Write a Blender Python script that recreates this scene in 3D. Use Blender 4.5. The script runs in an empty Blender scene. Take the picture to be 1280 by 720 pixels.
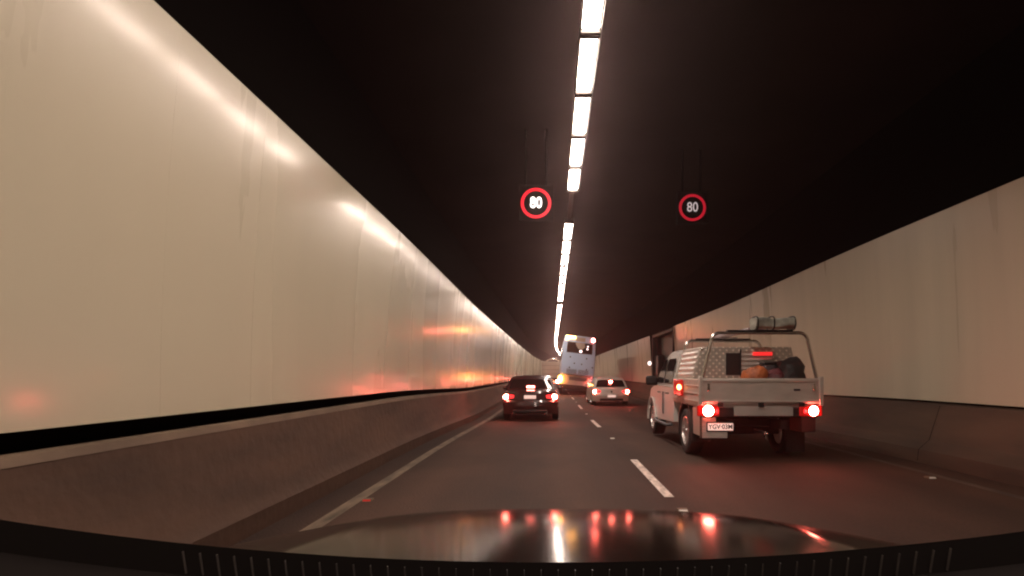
import bpy, bmesh, math, random
from mathutils import Vector, Matrix
random.seed(7)
S = bpy.context.scene
COL = S.collection
PI = math.pi

# ------------------------------------------------------------ camera, world, exposure
CAM_H = 1.35
cd = bpy.data.cameras.new("dash_camera")
cd.sensor_width = 36.0
cd.lens = 700.0 / 1280.0 * 36.0
cd.shift_x = -50.0 / 1280.0
cd.shift_y = 108.0 / 1280.0
cd.clip_start = 0.02
cd.clip_end = 1500
cam = bpy.data.objects.new("dash_camera", cd)
cam.location = (0, 0, CAM_H)
cam.rotation_euler = (PI / 2, 0, 0)
COL.objects.link(cam)
S.camera = cam
W = bpy.data.worlds.new("World")
S.world = W
W.use_nodes = True
W.node_tree.nodes["Background"].inputs[0].default_value = (0.5, 0.4, 0.35, 1)
W.node_tree.nodes["Background"].inputs[1].default_value = 0.002
S.view_settings.view_transform = 'Standard'
S.view_settings.look = 'None'
S.view_settings.exposure = 0.7
S.view_settings.gamma = 1.0
S.cycles.use_denoising = True
S.cycles.max_bounces = 8
S.cycles.diffuse_bounces = 4
S.cycles.volume_bounces = 0
S.cycles.sample_clamp_indirect = 6
S.cycles.use_adaptive_sampling = False
S.cycles.filter_width = 2.1      # a small dashcam lens is soft

LAMP_L = 42.0          # radiance of the ceiling strip lights
LAMP_C = (1.0, 0.80, 0.68)

# ------------------------------------------------------------ materials
def mat(name, col, rough=0.5, metal=0.0, coat=0.0, emit=None, strength=0.0, spec=0.5):
    m = bpy.data.materials.new(name)
    m.use_nodes = True
    b = m.node_tree.nodes["Principled BSDF"]
    b.inputs["Base Color"].default_value = (*col, 1)
    b.inputs["Roughness"].default_value = rough
    b.inputs["Metallic"].default_value = metal
    b.inputs["Coat Weight"].default_value = coat
    b.inputs["Coat Roughness"].default_value = 0.06
    b.inputs["Specular IOR Level"].default_value = spec
    if emit:
        b.inputs["Emission Color"].default_value = (*emit, 1)
        b.inputs["Emission Strength"].default_value = strength
    return m

def vary(m, scale=(3, 3, 3), amount=0.25, bump=0.0, bscale=None, rough_amt=0.0, detail=6):
    """multiplies the base colour by a noise in object space, optional bump and roughness variation"""
    nt = m.node_tree; N = nt.nodes; L = nt.links
    b = N["Principled BSDF"]
    tc = N.new("ShaderNodeTexCoord")
    mp = N.new("ShaderNodeMapping"); mp.inputs["Scale"].default_value = scale
    L.new(tc.outputs["Object"], mp.inputs[0])
    no = N.new("ShaderNodeTexNoise"); no.inputs["Scale"].default_value = 1.0
    no.inputs["Detail"].default_value = detail
    L.new(mp.outputs[0], no.inputs["Vector"])
    mr = N.new("ShaderNodeMapRange")
    mr.inputs["From Min"].default_value = 0.3; mr.inputs["From Max"].default_value = 0.7
    mr.inputs["To Min"].default_value = 1 - amount; mr.inputs["To Max"].default_value = 1 + amount * 0.5
    L.new(no.outputs["Fac"], mr.inputs[0])
    mx = N.new("ShaderNodeVectorMath"); mx.operation = 'SCALE'
    mx.inputs[0].default_value = b.inputs["Base Color"].default_value[:3]
    L.new(mr.outputs[0], mx.inputs["Scale"])
    L.new(mx.outputs[0], b.inputs["Base Color"])
    if rough_amt:
        r = b.inputs["Roughness"].default_value
        m2 = N.new("ShaderNodeMapRange")
        m2.inputs["From Min"].default_value = 0.3; m2.inputs["From Max"].default_value = 0.7
        m2.inputs["To Min"].default_value = max(0.02, r - rough_amt); m2.inputs["To Max"].default_value = r + rough_amt
        L.new(no.outputs["Fac"], m2.inputs[0]); L.new(m2.outputs[0], b.inputs["Roughness"])
    if bump:
        mp2 = N.new("ShaderNodeMapping"); mp2.inputs["Scale"].default_value = bscale or scale
        L.new(tc.outputs["Object"], mp2.inputs[0])
        n2 = N.new("ShaderNodeTexNoise"); n2.inputs["Scale"].default_value = 1; n2.inputs["Detail"].default_value = 4
        L.new(mp2.outputs[0], n2.inputs["Vector"])
        bp = N.new("ShaderNodeBump"); bp.inputs["Strength"].default_value = 1.0; bp.inputs["Distance"].default_value = bump
        L.new(n2.outputs["Fac"], bp.inputs["Height"]); L.new(bp.outputs[0], b.inputs["Normal"])
    return m

M = {}
M['clad'] = vary(mat("enamel_cladding", (0.59, 0.545, 0.405), 0.27, spec=0.36, coat=0.30), (0.5, 0.7, 0.10), 0.08, bump=0.0009, bscale=(0.5, 1.3, 0.25), rough_amt=0.03)
M['clad_right'] = vary(mat("dimmed_enamel_cladding", (0.56, 0.49, 0.37), 0.30, spec=0.4), (0.5, 1.4, 0.10), 0.11, bump=0.002, bscale=(0.5, 1.3, 0.25), rough_amt=0.05)  # darker copy of the cladding, standing in for weaker light on the right
M['clad'].node_tree.nodes["Principled BSDF"].inputs["Coat Roughness"].default_value = 0.125
M['joint'] = mat("panel_joint", (0.50, 0.43, 0.33), 0.8)
M['clad_back'] = mat("joint_black", (0.18, 0.15, 0.12), 0.9)
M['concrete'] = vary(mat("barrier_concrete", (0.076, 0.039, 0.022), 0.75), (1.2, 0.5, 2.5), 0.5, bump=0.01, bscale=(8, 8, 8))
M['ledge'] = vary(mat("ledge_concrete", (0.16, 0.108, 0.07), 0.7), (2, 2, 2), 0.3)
M['void'] = mat("dark_void", (0.006, 0.0045, 0.004), 0.95, spec=0.05)
M['concrete_dark'] = vary(mat("dark_barrier_concrete", (0.076, 0.041, 0.024), 0.8), (1.2, 0.5, 2.5), 0.5)  # copy for the right barrier, its dark tone set for weaker light there
M['ceiling'] = vary(mat("black_ceiling", (0.020, 0.013, 0.011), 0.95, spec=0.05), (0.5, 0.5, 0.5), 0.3)
M['steel_dark'] = mat("dark_steel", (0.012, 0.010, 0.009), 0.6, 0.0)
M['line'] = vary(mat("road_paint", (0.66, 0.58, 0.52), 0.6), (14, 5, 9), 0.55)
M['edge_line'] = vary(mat("worn_edge_paint", (0.17, 0.125, 0.085), 0.6), (9, 2, 6), 0.7)
M['cateye'] = mat("marker_glass", (0.8, 0.75, 0.7), 0.2, emit=None)
M['cateye_red'] = mat("marker_red", (0.7, 0.05, 0.04), 0.2)
M['lamp'] = mat("lamp_diffuser", (0.9, 0.9, 0.9), 0.4, emit=LAMP_C, strength=LAMP_L)
M['housing'] = mat("lamp_housing", (0.05, 0.045, 0.04), 0.6, 0.0)

def asphalt():
    m = mat("asphalt", (0.06, 0.05, 0.045), 0.8, spec=0.35)
    nt = m.node_tree; N = nt.nodes; L = nt.links; b = N["Principled BSDF"]
    tc = N.new("ShaderNodeTexCoord")
    def noise(scale, det=4):
        mp = N.new("ShaderNodeMapping"); mp.inputs["Scale"].default_value = scale
        L.new(tc.outputs["Object"], mp.inputs[0])
        n = N.new("ShaderNodeTexNoise"); n.inputs["Scale"].default_value = 1; n.inputs["Detail"].default_value = det
        L.new(mp.outputs[0], n.inputs["Vector"]); return n
    big = noise((1.1, 0.10, 1), 5)          # long streaks along the lanes
    grit = noise((38, 38, 38), 4)
    mid = noise((0.7, 0.5, 1), 6)
    r1 = N.new("ShaderNodeValToRGB")
    r1.color_ramp.elements[0].position = 0.3; r1.color_ramp.elements[0].color = (0.034, 0.0165, 0.0105, 1)
    r1.color_ramp.elements[1].position = 0.7; r1.color_ramp.elements[1].color = (0.069, 0.034, 0.022, 1)
    L.new(big.outputs["Fac"], r1.inputs[0])
    a = N.new("ShaderNodeMath"); a.operation = 'ADD'
    L.new(grit.outputs["Fac"], a.inputs[0]); L.new(mid.outputs["Fac"], a.inputs[1])
    mr = N.new("ShaderNodeMapRange"); mr.inputs["From Min"].default_value = 0.7; mr.inputs["From Max"].default_value = 1.3
    mr.inputs["To Min"].default_value = 0.55; mr.inputs["To Max"].default_value = 1.35
    L.new(a.outputs[0], mr.inputs[0])
    sc = N.new("ShaderNodeVectorMath"); sc.operation = 'SCALE'
    sep = N.new("ShaderNodeSeparateXYZ"); L.new(tc.outputs["Object"], sep.inputs[0])
    # polished wheel tracks and the oily strip between them, once per 3.4 m lane
    ma = N.new("ShaderNodeMath"); ma.operation = 'MULTIPLY_ADD'; ma.inputs[1].default_value = 2 * PI / 1.7; ma.inputs[2].default_value = -2 * PI * (-0.4 + 0.85) / 1.7
    wob = N.new("ShaderNodeMath"); wob.operation = 'MULTIPLY_ADD'; wob.inputs[1].default_value = 0.5
    L.new(mid.outputs["Fac"], wob.inputs[0]); L.new(sep.outputs["X"], wob.inputs[2]); L.new(wob.outputs[0], ma.inputs[0])
    co = N.new("ShaderNodeMath"); co.operation = 'COSINE'; L.new(ma.outputs[0], co.inputs[0])
    tr = N.new("ShaderNodeMapRange"); tr.inputs["From Min"].default_value = -1; tr.inputs["To Min"].default_value = 0.72; tr.inputs["To Max"].default_value = 1.12
    L.new(co.outputs[0], tr.inputs[0])
    mu = N.new("ShaderNodeMath"); mu.operation = 'MULTIPLY'; L.new(mr.outputs[0], mu.inputs[0]); L.new(tr.outputs[0], mu.inputs[1])
    L.new(r1.outputs[0], sc.inputs[0]); L.new(mu.outputs[0], sc.inputs["Scale"])
    L.new(sc.outputs[0], b.inputs["Base Color"])
    bp = N.new("ShaderNodeBump"); bp.inputs["Distance"].default_value = 0.009
    L.new(grit.outputs["Fac"], bp.inputs["Height"]); L.new(bp.outputs[0], b.inputs["Normal"])
    return m
M['asphalt'] = asphalt()

def checker_plate(name, col):
    m = mat(name, col, 0.34, 0.85)
    nt = m.node_tree; N = nt.nodes; L = nt.links; b = N["Principled BSDF"]
    tc = N.new("ShaderNodeTexCoord")
    def wav(rot, s):
        mp = N.new("ShaderNodeMapping"); mp.inputs["Rotation"].default_value = rot; mp.inputs["Scale"].default_value = s
        L.new(tc.outputs["Object"], mp.inputs[0])
        v = N.new("ShaderNodeTexVoronoi"); v.inputs["Scale"].default_value = 1; v.inputs["Randomness"].default_value = 0.0
        L.new(mp.outputs[0], v.inputs["Vector"]); return v
    v = wav((0, 0.78, 0), (13, 13, 13))
    mr = N.new("ShaderNodeMapRange"); mr.inputs["From Min"].default_value = 0.14; mr.inputs["From Max"].default_value = 0.30
    mr.inputs["To Min"].default_value = 1; mr.inputs["To Max"].default_value = 0
    L.new(v.outputs["Distance"], mr.inputs[0])
    mx = N.new("ShaderNodeMix"); mx.data_type = 'RGBA'
    mx.inputs[6].default_value = (*[c * 0.85 for c in col], 1); mx.inputs[7].default_value = (*[min(1, c * 1.5) for c in col], 1)
    L.new(mr.outputs[0], mx.inputs[0]); L.new(mx.outputs[2], b.inputs["Base Color"])
    bp = N.new("ShaderNodeBump"); bp.inputs["Distance"].default_value = 0.006
    L.new(mr.outputs[0], bp.inputs["Height"]); L.new(bp.outputs[0], b.inputs["Normal"])
    return m
M['checker'] = checker_plate("checker_plate_aluminium", (0.60, 0.54, 0.47))
M['checker'].node_tree.nodes['Principled BSDF'].inputs['Metallic'].default_value = 0.5
M['alu'] = vary(mat("brushed_aluminium", (0.66, 0.61, 0.56), 0.36, 0.35), (2, 2, 30), 0.3)
M['tray_alu'] = vary(mat("tray_aluminium", (0.52, 0.47, 0.42), 0.5, 0.35), (4, 3, 9), 0.12)
M['tube'] = mat("polished_tube", (0.60, 0.56, 0.52), 0.25, 0.95)
M['white_paint'] = mat("white_paint", (0.66, 0.62, 0.58), 0.35, coat=0.6)
M['silver_white'] = mat("pearl_white_paint", (0.70, 0.62, 0.56), 0.35, coat=0.6)
M['dark_paint'] = mat("dark_red_black_paint", (0.035, 0.008, 0.008), 0.3, coat=1.0)
M['own_paint'] = mat("bonnet_paint", (0.006, 0.004, 0.003), 0.13, coat=0.0, spec=0.13)
M['bus_paint'] = vary(mat("bus_paint", (0.46, 0.60, 0.80), 0.45, coat=0.3), (1, 1, 1), 0.08)
M['bus_lower'] = vary(mat("bus_lower_panel", (0.42, 0.38, 0.35), 0.5), (2, 2, 2), 0.15)
M['grey_trim'] = mat("grey_trim", (0.10, 0.10, 0.11), 0.6)
M['black'] = mat("black_plastic", (0.012, 0.011, 0.011), 0.5)
M['rubber'] = vary(mat("tyre_rubber", (0.02, 0.018, 0.017), 0.8), (10, 10, 10), 0.3)
M['rim'] = mat("alloy_rim", (0.55, 0.52, 0.50), 0.3, 0.9)
M['glass'] = mat("dark_glass", (0.010, 0.008, 0.008), 0.06, spec=0.8)
M['red_lens'] = mat("red_lens", (0.45, 0.01, 0.01), 0.15, emit=(1, 0.02, 0.015), strength=0.14)
M['red_glow'] = mat("red_lamp_lens", (0.5, 0.01, 0.01), 0.15, emit=(1, 0.03, 0.03), strength=1.6)
M['brake'] = mat("brake_lamp", (0.9, 0.2, 0.1), 0.3, emit=(1, 0.13, 0.09), strength=100)
M['brake_soft'] = mat("high_stop_lamp", (0.9, 0.2, 0.1), 0.3, emit=(1, 0.16, 0.12), strength=14)
M['orange'] = mat("indicator_lamp", (0.9, 0.4, 0.05), 0.3, emit=(1, 0.40, 0.07), strength=24)
M['orange_side'] = mat("side_box_glow", (0.9, 0.3, 0.1), 0.3, emit=(1, 0.30, 0.10), strength=7)
M['plate'] = mat("plate_white", (0.75, 0.68, 0.64), 0.4, emit=(1, 0.62, 0.52), strength=0.45)
M['plate_ink'] = mat("plate_black", (0.015, 0.012, 0.02), 0.5)
M['led_red'] = mat("led_red_ring", (0.3, 0.0, 0.01), 0.4, emit=(1, 0.015, 0.03), strength=0.75)
M['led_white'] = mat("led_white", (0.8, 0.8, 0.8), 0.4, emit=(1, 0.92, 0.88), strength=1.5)
M['led_white_dim'] = mat("led_white_dim", (0.8, 0.8, 0.8), 0.4, emit=(1, 0.82, 0.84), strength=0.27)
M['led_red_dim'] = mat("led_red_ring_dim", (0.3, 0.0, 0.01), 0.4, emit=(1, 0.02, 0.05), strength=0.26)
M['sign_face'] = mat("sign_face", (0.012, 0.009, 0.008), 0.8, spec=0.1)
M['tarp'] = vary(mat("tarp_canvas", (0.30, 0.30, 0.25), 0.6), (6, 3, 6), 0.5, bump=0.02, bscale=(10, 3, 10))
M['tarp_pale'] = vary(mat("pale_sheet", (0.45, 0.36, 0.38), 0.6), (4, 2, 6), 0.3)
M['bag_orange'] = vary(mat("orange_bag", (0.42, 0.11, 0.03), 0.6), (9, 9, 9), 0.5, bump=0.02, bscale=(9, 9, 9))
M['bag_maroon'] = vary(mat("maroon_bag", (0.10, 0.02, 0.025), 0.5), (9, 9, 9), 0.4, bump=0.02, bscale=(9, 9, 9))
M['bag_dark'] = vary(mat("dark_bag", (0.02, 0.02, 0.02), 0.6), (9, 9, 9), 0.4, bump=0.02, bscale=(9, 9, 9))
M['truck_box'] = vary(mat("truck_box", (0.42, 0.34, 0.27), 0.6), (1, 1, 1), 0.15)
M['niche'] = vary(mat("niche_grey", (0.075, 0.08, 0.072), 0.6), (1, 1, 1), 0.2)
M['niche_trim'] = mat("niche_trim", (0.03, 0.03, 0.03), 0.6)
M['cabinet_lamp'] = mat("cabinet_lamp", (0.8, 0.8, 0.8), 0.3, emit=(1, 0.78, 0.72), strength=1.4)
M['dash'] = mat("dash_plastic", (0.006, 0.004, 0.0035), 0.8, spec=0.1)
M['dash_slat'] = mat("dash_slat", (0.055, 0.045, 0.04), 0.4)
M['chrome'] = mat("chrome", (0.7, 0.68, 0.66), 0.12, 1.0)

# ------------------------------------------------------------ helpers
def link(o, parent=None):
    COL.objects.link(o)
    if parent is not None: o.parent = parent
    return o

def empty(name, label, cat, loc=(0, 0, 0), rz=0.0, group=None, kind=None):
    o = bpy.data.objects.new(name, None)
    o.empty_display_size = 0.2
    o.location = loc; o.rotation_euler = (0, 0, rz)
    COL.objects.link(o)
    o['label'] = label; o['category'] = cat
    if group: o['group'] = group
    if kind: o['kind'] = kind
    return o

def tag(o, label=None, cat=None, group=None, kind=None):
    if label: o['label'] = label
    if cat: o['category'] = cat
    if group: o['group'] = group
    if kind: o['kind'] = kind
    return o

def obj(name, bm, m, parent=None, smooth=None, bevel=0.0, seg=2, loc=None, rot=None):
    bmesh.ops.remove_doubles(bm, verts=bm.verts, dist=1e-5)
    bmesh.ops.recalc_face_normals(bm, faces=bm.faces)
    me = bpy.data.meshes.new(name)
    bm.to_mesh(me); bm.free()
    me.materials.append(m)
    if smooth is not None:
        me.polygons.foreach_set('use_smooth', [True] * len(me.polygons))
        me.set_sharp_from_angle(angle=math.radians(smooth))
    o = bpy.data.objects.new(name, me)
    link(o, parent)
    if bevel:
        b = o.modifiers.new("bevel", 'BEVEL'); b.width = bevel; b.segments = seg; b.limit_method = 'ANGLE'
        b.angle_limit = math.radians(35)
        me.polygons.foreach_set('use_smooth', [True] * len(me.polygons))
        me.set_sharp_from_angle(angle=math.radians(smooth or 40))
        b.harden_normals = False
    if loc: o.location = loc
    if rot: o.rotation_euler = rot
    return o

def box(bm, x0, x1, y0, y1, z0, z1, fn=None):
    vs = [bm.verts.new((x, y, z)) for x in (x0, x1) for y in (y0, y1) for z in (z0, z1)]
    for f in ((0, 1, 3, 2), (4, 6, 7, 5), (0, 4, 5, 1), (2, 3, 7, 6), (0, 2, 6, 4), (1, 5, 7, 3)):
        bm.faces.new([vs[i] for i in f])
    if fn:
        for v in vs: v.co = fn(v.co)
    return vs

def B(*boxes):
    bm = bmesh.new()
    for b in boxes: box(bm, *b)
    return bm

def ngon_prism(bm, pts, axis, a, b):
    """pts: 2D outline; axis 'x' -> (y,z) extruded from x=a to x=b, 'y' -> (x,z)"""
    def P(p, t):
        return (t, p[0], p[1]) if axis == 'x' else ((p[0], t, p[1]) if axis == 'y' else (p[0], p[1], t))
    v0 = [bm.verts.new(P(p, a)) for p in pts]; v1 = [bm.verts.new(P(p, b)) for p in pts]
    bm.faces.new(v0); bm.faces.new(v1[::-1])
    n = len(pts)
    for i in range(n):
        bm.faces.new((v0[i], v0[(i + 1) % n], v1[(i + 1) % n], v1[i]))
    return v0 + v1

def tube(bm, pts, r, n=10, closed=False):
    pts = [Vector(p) for p in pts]
    rings = []
    for i, p in enumerate(pts):
        a = pts[max(0, i - 1)]; c = pts[min(len(pts) - 1, i + 1)]
        d = (c - a).normalized()
        up = Vector((0, 0, 1)) if abs(d.z) < 0.9 else Vector((0, 1, 0))
        s = d.cross(up).normalized(); t = s.cross(d)
        rings.append([bm.verts.new(p + r * (math.cos(2 * PI * k / n) * s + math.sin(2 * PI * k / n) * t)) for k in range(n)])
    for i in range(len(rings) - 1):
        for k in range(n):
            bm.faces.new((rings[i][k], rings[i][(k + 1) % n], rings[i + 1][(k + 1) % n], rings[i + 1][k]))
    bm.faces.new(rings[0][::-1]); bm.faces.new(rings[-1])

def ellipsoid(bm, c, r, n=16, m=10, power=1.0):
    for_v = bmesh.ops.create_uvsphere(bm, u_segments=n, v_segments=m, radius=1.0)['verts']
    for v in for_v:
        v.co = Vector((c[0] + v.co.x * r[0], c[1] + v.co.y * r[1], c[2] + v.co.z * r[2]))
    return for_v

def disc_y(bm, cx, cz, y, rx, rz, depth, n=24):
    """shallow dome facing -y (towards the camera)"""
    prev = None
    rings = []
    for t in (1.0, 0.97, 0.8, 0.5, 0.2):
        yy = y - depth * math.sqrt(max(0, 1 - t * t))
        rings.append([bm.verts.new((cx + rx * t * math.cos(2 * PI * k / n), yy, cz + rz * t * math.sin(2 * PI * k / n))) for k in range(n)])
    back = [bm.verts.new((cx + rx * math.cos(2 * PI * k / n), y + 0.01, cz + rz * math.sin(2 * PI * k / n))) for k in range(n)]
    rings.insert(0, back)
    for a, b in zip(rings, rings[1:]):
        for k in range(n):
            bm.faces.new((a[k], a[(k + 1) % n], b[(k + 1) % n], b[k]))
    bm.faces.new(rings[-1]); bm.faces.new(rings[0][::-1])

def arc(c, r, a0, a1, n):
    return [(c[0] + r * math.cos(math.radians(a0 + (a1 - a0) * i / n)), c[1] + r * math.sin(math.radians(a0 + (a1 - a0) * i / n))) for i in range(n + 1)]

def wheel(name, parent, x, y, z, r, w, side):
    """axle along x; side -1 = outer face at -x"""
    def lathe(bm, prof, n=36):
        rings = [[bm.verts.new((px, pr * math.cos(2 * PI * k / n), pr * math.sin(2 * PI * k / n))) for k in range(n)] for px, pr in prof]
        for a, b in zip(rings, rings[1:]):
            for k in range(n): bm.faces.new((a[k], a[(k + 1) % n], b[(k + 1) % n], b[k]))
    e = bpy.data.objects.new(name, None); e.empty_display_size = 0.1
    link(e, parent); e.location = (x, y, z)
    bm = bmesh.new(); h = w / 2
    lathe(bm, [(-h * .8, r * .64), (-h, r * .72), (-h, r * .9), (-h * .8, r * .985), (-h * .3, r), (h * .3, r), (h * .8, r * .985), (h, r * .9), (h, r * .72), (h * .8, r * .64), (-h * .8, r * .64)])
    obj("tyre", bm, M['rubber'], e, smooth=35)
    bm = bmesh.new()
    o = side * h
    lathe(bm, [(o * .92, r * .66), (o * .95, r * .60), (o * .4, r * .56), (-o * .6, r * .56)])
    for k in range(6):
        a = 2 * PI * k / 6
        ca, sa = math.cos(a), math.sin(a)
        for w0, w1 in ((0.10, 0.07),):
            vs = []
            for (rr, ww) in ((r * .08, w0), (r * .6, w1)):
                for sgn in (-1, 1):
                    for dx in (0.62, 0.82):
                        vs.append(bm.verts.new((o * dx, rr * ca - sgn * ww * r * sa, rr * sa + sgn * ww * r * ca)))
            for f in ((0, 1, 3, 2), (4, 6, 7, 5), (0, 4, 5, 1), (2, 3, 7, 6), (0, 2, 6, 4), (1, 5, 7, 3)):
                bm.faces.new([vs[i] for i in f])
    lathe(bm, [(o * .9, 0.001), (o * .9, r * .12), (o * .5, r * .16)])
    obj("rim", bm, M['rim'], e, smooth=35)
    return e

def text(name, body, size, m, parent, loc, extrude=0.003, offset=0.0, scale_x=1.0):
    c = bpy.data.curves.new(name, 'FONT')
    c.body = body; c.size = size; c.align_x = 'CENTER'; c.align_y = 'CENTER'
    c.extrude = extrude; c.offset = offset; c.resolution_u = 4
    tmp = bpy.data.objects.new(name, c)
    COL.objects.link(tmp)
    bpy.context.view_layer.update()
    me = bpy.data.meshes.new_from_object(tmp.evaluated_get(bpy.context.evaluated_depsgraph_get()))
    bpy.data.objects.remove(tmp); bpy.data.curves.remove(c)
    me.materials.clear(); me.materials.append(m)
    o = bpy.data.objects.new(name, me)
    link(o, parent)
    o.location = loc; o.rotation_euler = (PI / 2, 0, 0); o.scale = (scale_x, 1, 1)
    return o

# ------------------------------------------------------------ the tunnel's path: a bend to the right far ahead and a slight dip
def ss(a, b, t):
    t = max(0.0, min(1.0, (t - a) / (b - a))); return t * t * (3 - 2 * t)
def cx(s):
    return 0.0 if s < 62 else 5.4e-4 * (s - 62) ** 2
def cz(s):
    return -0.14 * ss(9, 20, s) * (1 - ss(30, 75, s))
def P(x, s, z):
    return Vector((x + cx(s), s, z + cz(s)))
def yaw(s):
    return -math.atan2(cx(s + 1) - cx(s - 1), 2.0)

Y0, Y1 = -14.0, 330.0
def stations(a=Y0, b=Y1):
    out = []; s = a
    while s < b:
        out.append(s); s += 1.0 if s < 80 else 3.0
    out.append(b); return out

def sweep(profile, m, name, parent=None, a=Y0, b=Y1, closed=False, smooth=30):
    bm = bmesh.new(); rows = []
    for s in stations(a, b):
        rows.append([bm.verts.new(P(x, s, z)) for x, z in profile])
    n = len(profile)
    for r0, r1 in zip(rows, rows[1:]):
        for k in range(n if closed else n - 1):
            bm.faces.new((r0[k], r0[(k + 1) % n], r1[(k + 1) % n], r1[k]))
    if closed:
        bm.faces.new(rows[0]); bm.faces.new(rows[-1][::-1])
    return obj(name, bm, m, parent, smooth=smooth)

# road
rd = sweep([(-3.3, 0.0), (0, 0.0), (3, 0.0), (6.6, 0.0)], M['asphalt'], "road")
tag(rd, "reddish brown asphalt tunnel carriageway with two lanes", "road", kind='structure')

# lane dashes (3 m) and worn edge lines, 4 mm above the road
def stripe(bm, x0, x1, a, b, z=0.004):
    n = max(1, int((b - a) / 1.0))
    vs = [[bm.verts.new(P(x, a + (b - a) * i / n, z)) for x in (x0, x1)] for i in range(n + 1)]
    for p, q in zip(vs, vs[1:]): bm.faces.new((p[0], p[1], q[1], q[0]))
bm = bmesh.new()
for a, b in [(-2.6, 0.4), (6.15, 8.85)] + [(15.2 + 9.0 * k, 18.1 + 9.0 * k) for k in range(20)]:
    stripe(bm, 1.235, 1.345, a, b)
tag(obj("lane_markings", bm, M['line']), "broken white lane line down the middle of the road", "road marking", kind='structure')
bm = bmesh.new(); stripe(bm, -2.17, -2.03, Y0, 200)
tag(obj("edge_line_marking", bm, M['edge_line']), "worn pale edge line beside the left barrier", "road marking", kind='structure')
bm = bmesh.new(); stripe(bm, 5.06, 5.18, Y0, 200)
tag(obj("edge_line_marking", bm, vary(mat("faint_edge_paint", (0.085, 0.06, 0.045), 0.7), (9, 2, 6), 0.7)), "faint worn edge line beside the right barrier", "road marking", kind='structure')

# ------------------------------------------------------------ haze added for lamp bloom and lifted blacks
HAZE = 0.0022
hz = obj("haze", B((-9, 60, Y0 - 4, Y1 + 4, -2.0, 8.0)), bpy.data.materials.new("bloom_haze"))
hm = hz.data.materials[0]; hm.use_nodes = True
hn = hm.node_tree; hn.nodes.clear()
ho = hn.nodes.new("ShaderNodeOutputMaterial"); hv = hn.nodes.new("ShaderNodeVolumePrincipled")
hv.inputs["Color"].default_value = (0.95, 0.66, 0.64, 1); hv.inputs["Density"].default_value = HAZE; hv.inputs["Anisotropy"].default_value = 0.87
hn.links.new(hv.outputs[0], ho.inputs["Volume"])
tag(hz, "thin warm haze added to make the lamps glow", "haze", kind="stuff")

# ------------------------------------------------------------ walls
def clad_profile(side):
    """vitreous panels that lean inwards towards the top like the tunnel's arch"""
    pts = []
    for i in range(9):
        t = i / 8
        z = 1.05 + t * 2.78
        lean = 0.16 * t ** 1.8
        x = (-2.80 + lean) if side < 0 else (6.06 - lean * 0.9)
        if side > 0: z = 0.93 + t * 2.90
        pts.append((x, z))
    return pts

def cladding(side, parent, skips=()):
    rnd = random.Random(3 + side)
    prof = clad_profile(side)
    bm = bmesh.new()
    s = Y0; pw = 1.2; gap = 0.0006
    while s < Y1:
        a, b = s + gap / 2, s + pw - gap / 2
        if not any(a < q1 and b > q0 for q0, q1 in skips):
            tilt = rnd.uniform(-0.0009, 0.0009); off = rnd.uniform(-0.0006, 0.0006)
            nseg = 4
            rows = []
            for i in range(nseg + 1):
                u = i / nseg
                yy = a + (b - a) * u
                bow = 0.0005 * math.sin(PI * u)       # each sheet bows very slightly
                rows.append([bm.verts.new(P(x - side * (bow) + off + tilt * (u - .5), yy, z)) for x, z in prof])
            # returned edges
            back0 = [bm.verts.new(v.co + Vector((side * 0.0015, 0, 0))) for v in rows[0]]
            back1 = [bm.verts.new(v.co + Vector((side * 0.0015, 0, 0))) for v in rows[-1]]
            rows = [back0] + rows + [back1]
            for r0, r1 in zip(rows, rows[1:]):
                for k in range(len(prof) - 1):
                    bm.faces.new((r0[k], r0[k + 1], r1[k + 1], r1[k]))
        s += pw
    # the joint strip behind the gaps
    for a, b in ([(Y0, Y1)] if not skips else [(Y0, skips[0][0] - 0.5), (skips[0][1] + 0.6, Y1)]):
        sweep([(x + side * 0.002, z) for x, z in prof], M['joint'], "joint_strip", parent, a=a, b=b)
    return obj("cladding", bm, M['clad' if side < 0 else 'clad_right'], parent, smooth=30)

lw = empty("tunnel_wall", "cream enamel panelled tunnel wall on the left, tall and bright near the camera", "tunnel wall", (0, 0, 0))
cladding(-1, lw)
sweep([(-2.66, 3.834), (-2.95, 3.86), (-2.95, 3.60), (-2.86, 3.0), (-2.86, 1.08), (-3.10, 1.05), (-3.12, 0.60), (-3.20, 0.60), (-3.20, 6.1)], M['void'], "backing", lw, smooth=20)
rw = empty("tunnel_wall", "cream enamel panelled tunnel wall on the right behind the tray truck", "tunnel wall", (0, 0, 0))
NICHE = (27.9, 33.7)
cladding(1, rw, skips=(NICHE,))
sweep([(6.30, 6.1), (6.30, 3.95), (5.93, 3.834), (6.10, 3.80), (6.12, 3.0), (6.12, 0.60)], M['void'], "backing", rw, a=Y0, b=NICHE[0] - 0.4, smooth=20)
sweep([(6.31, 6.1), (6.31, 3.95), (6.92, 3.95)], M['void'], "upper_wall", rw, smooth=20)
sweep([(6.30, 6.1), (6.30, 3.95), (5.93, 3.834), (6.10, 3.80), (6.12, 3.0), (6.12, 0.60)], M['void'], "backing", rw, a=NICHE[1] + 0.6, b=Y1, smooth=20)
sweep([(6.90, 6.1), (6.90, 0.0)], M['niche'], "niche_lining", rw, a=NICHE[0] - 0.4, b=NICHE[1] + 0.6)

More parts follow.
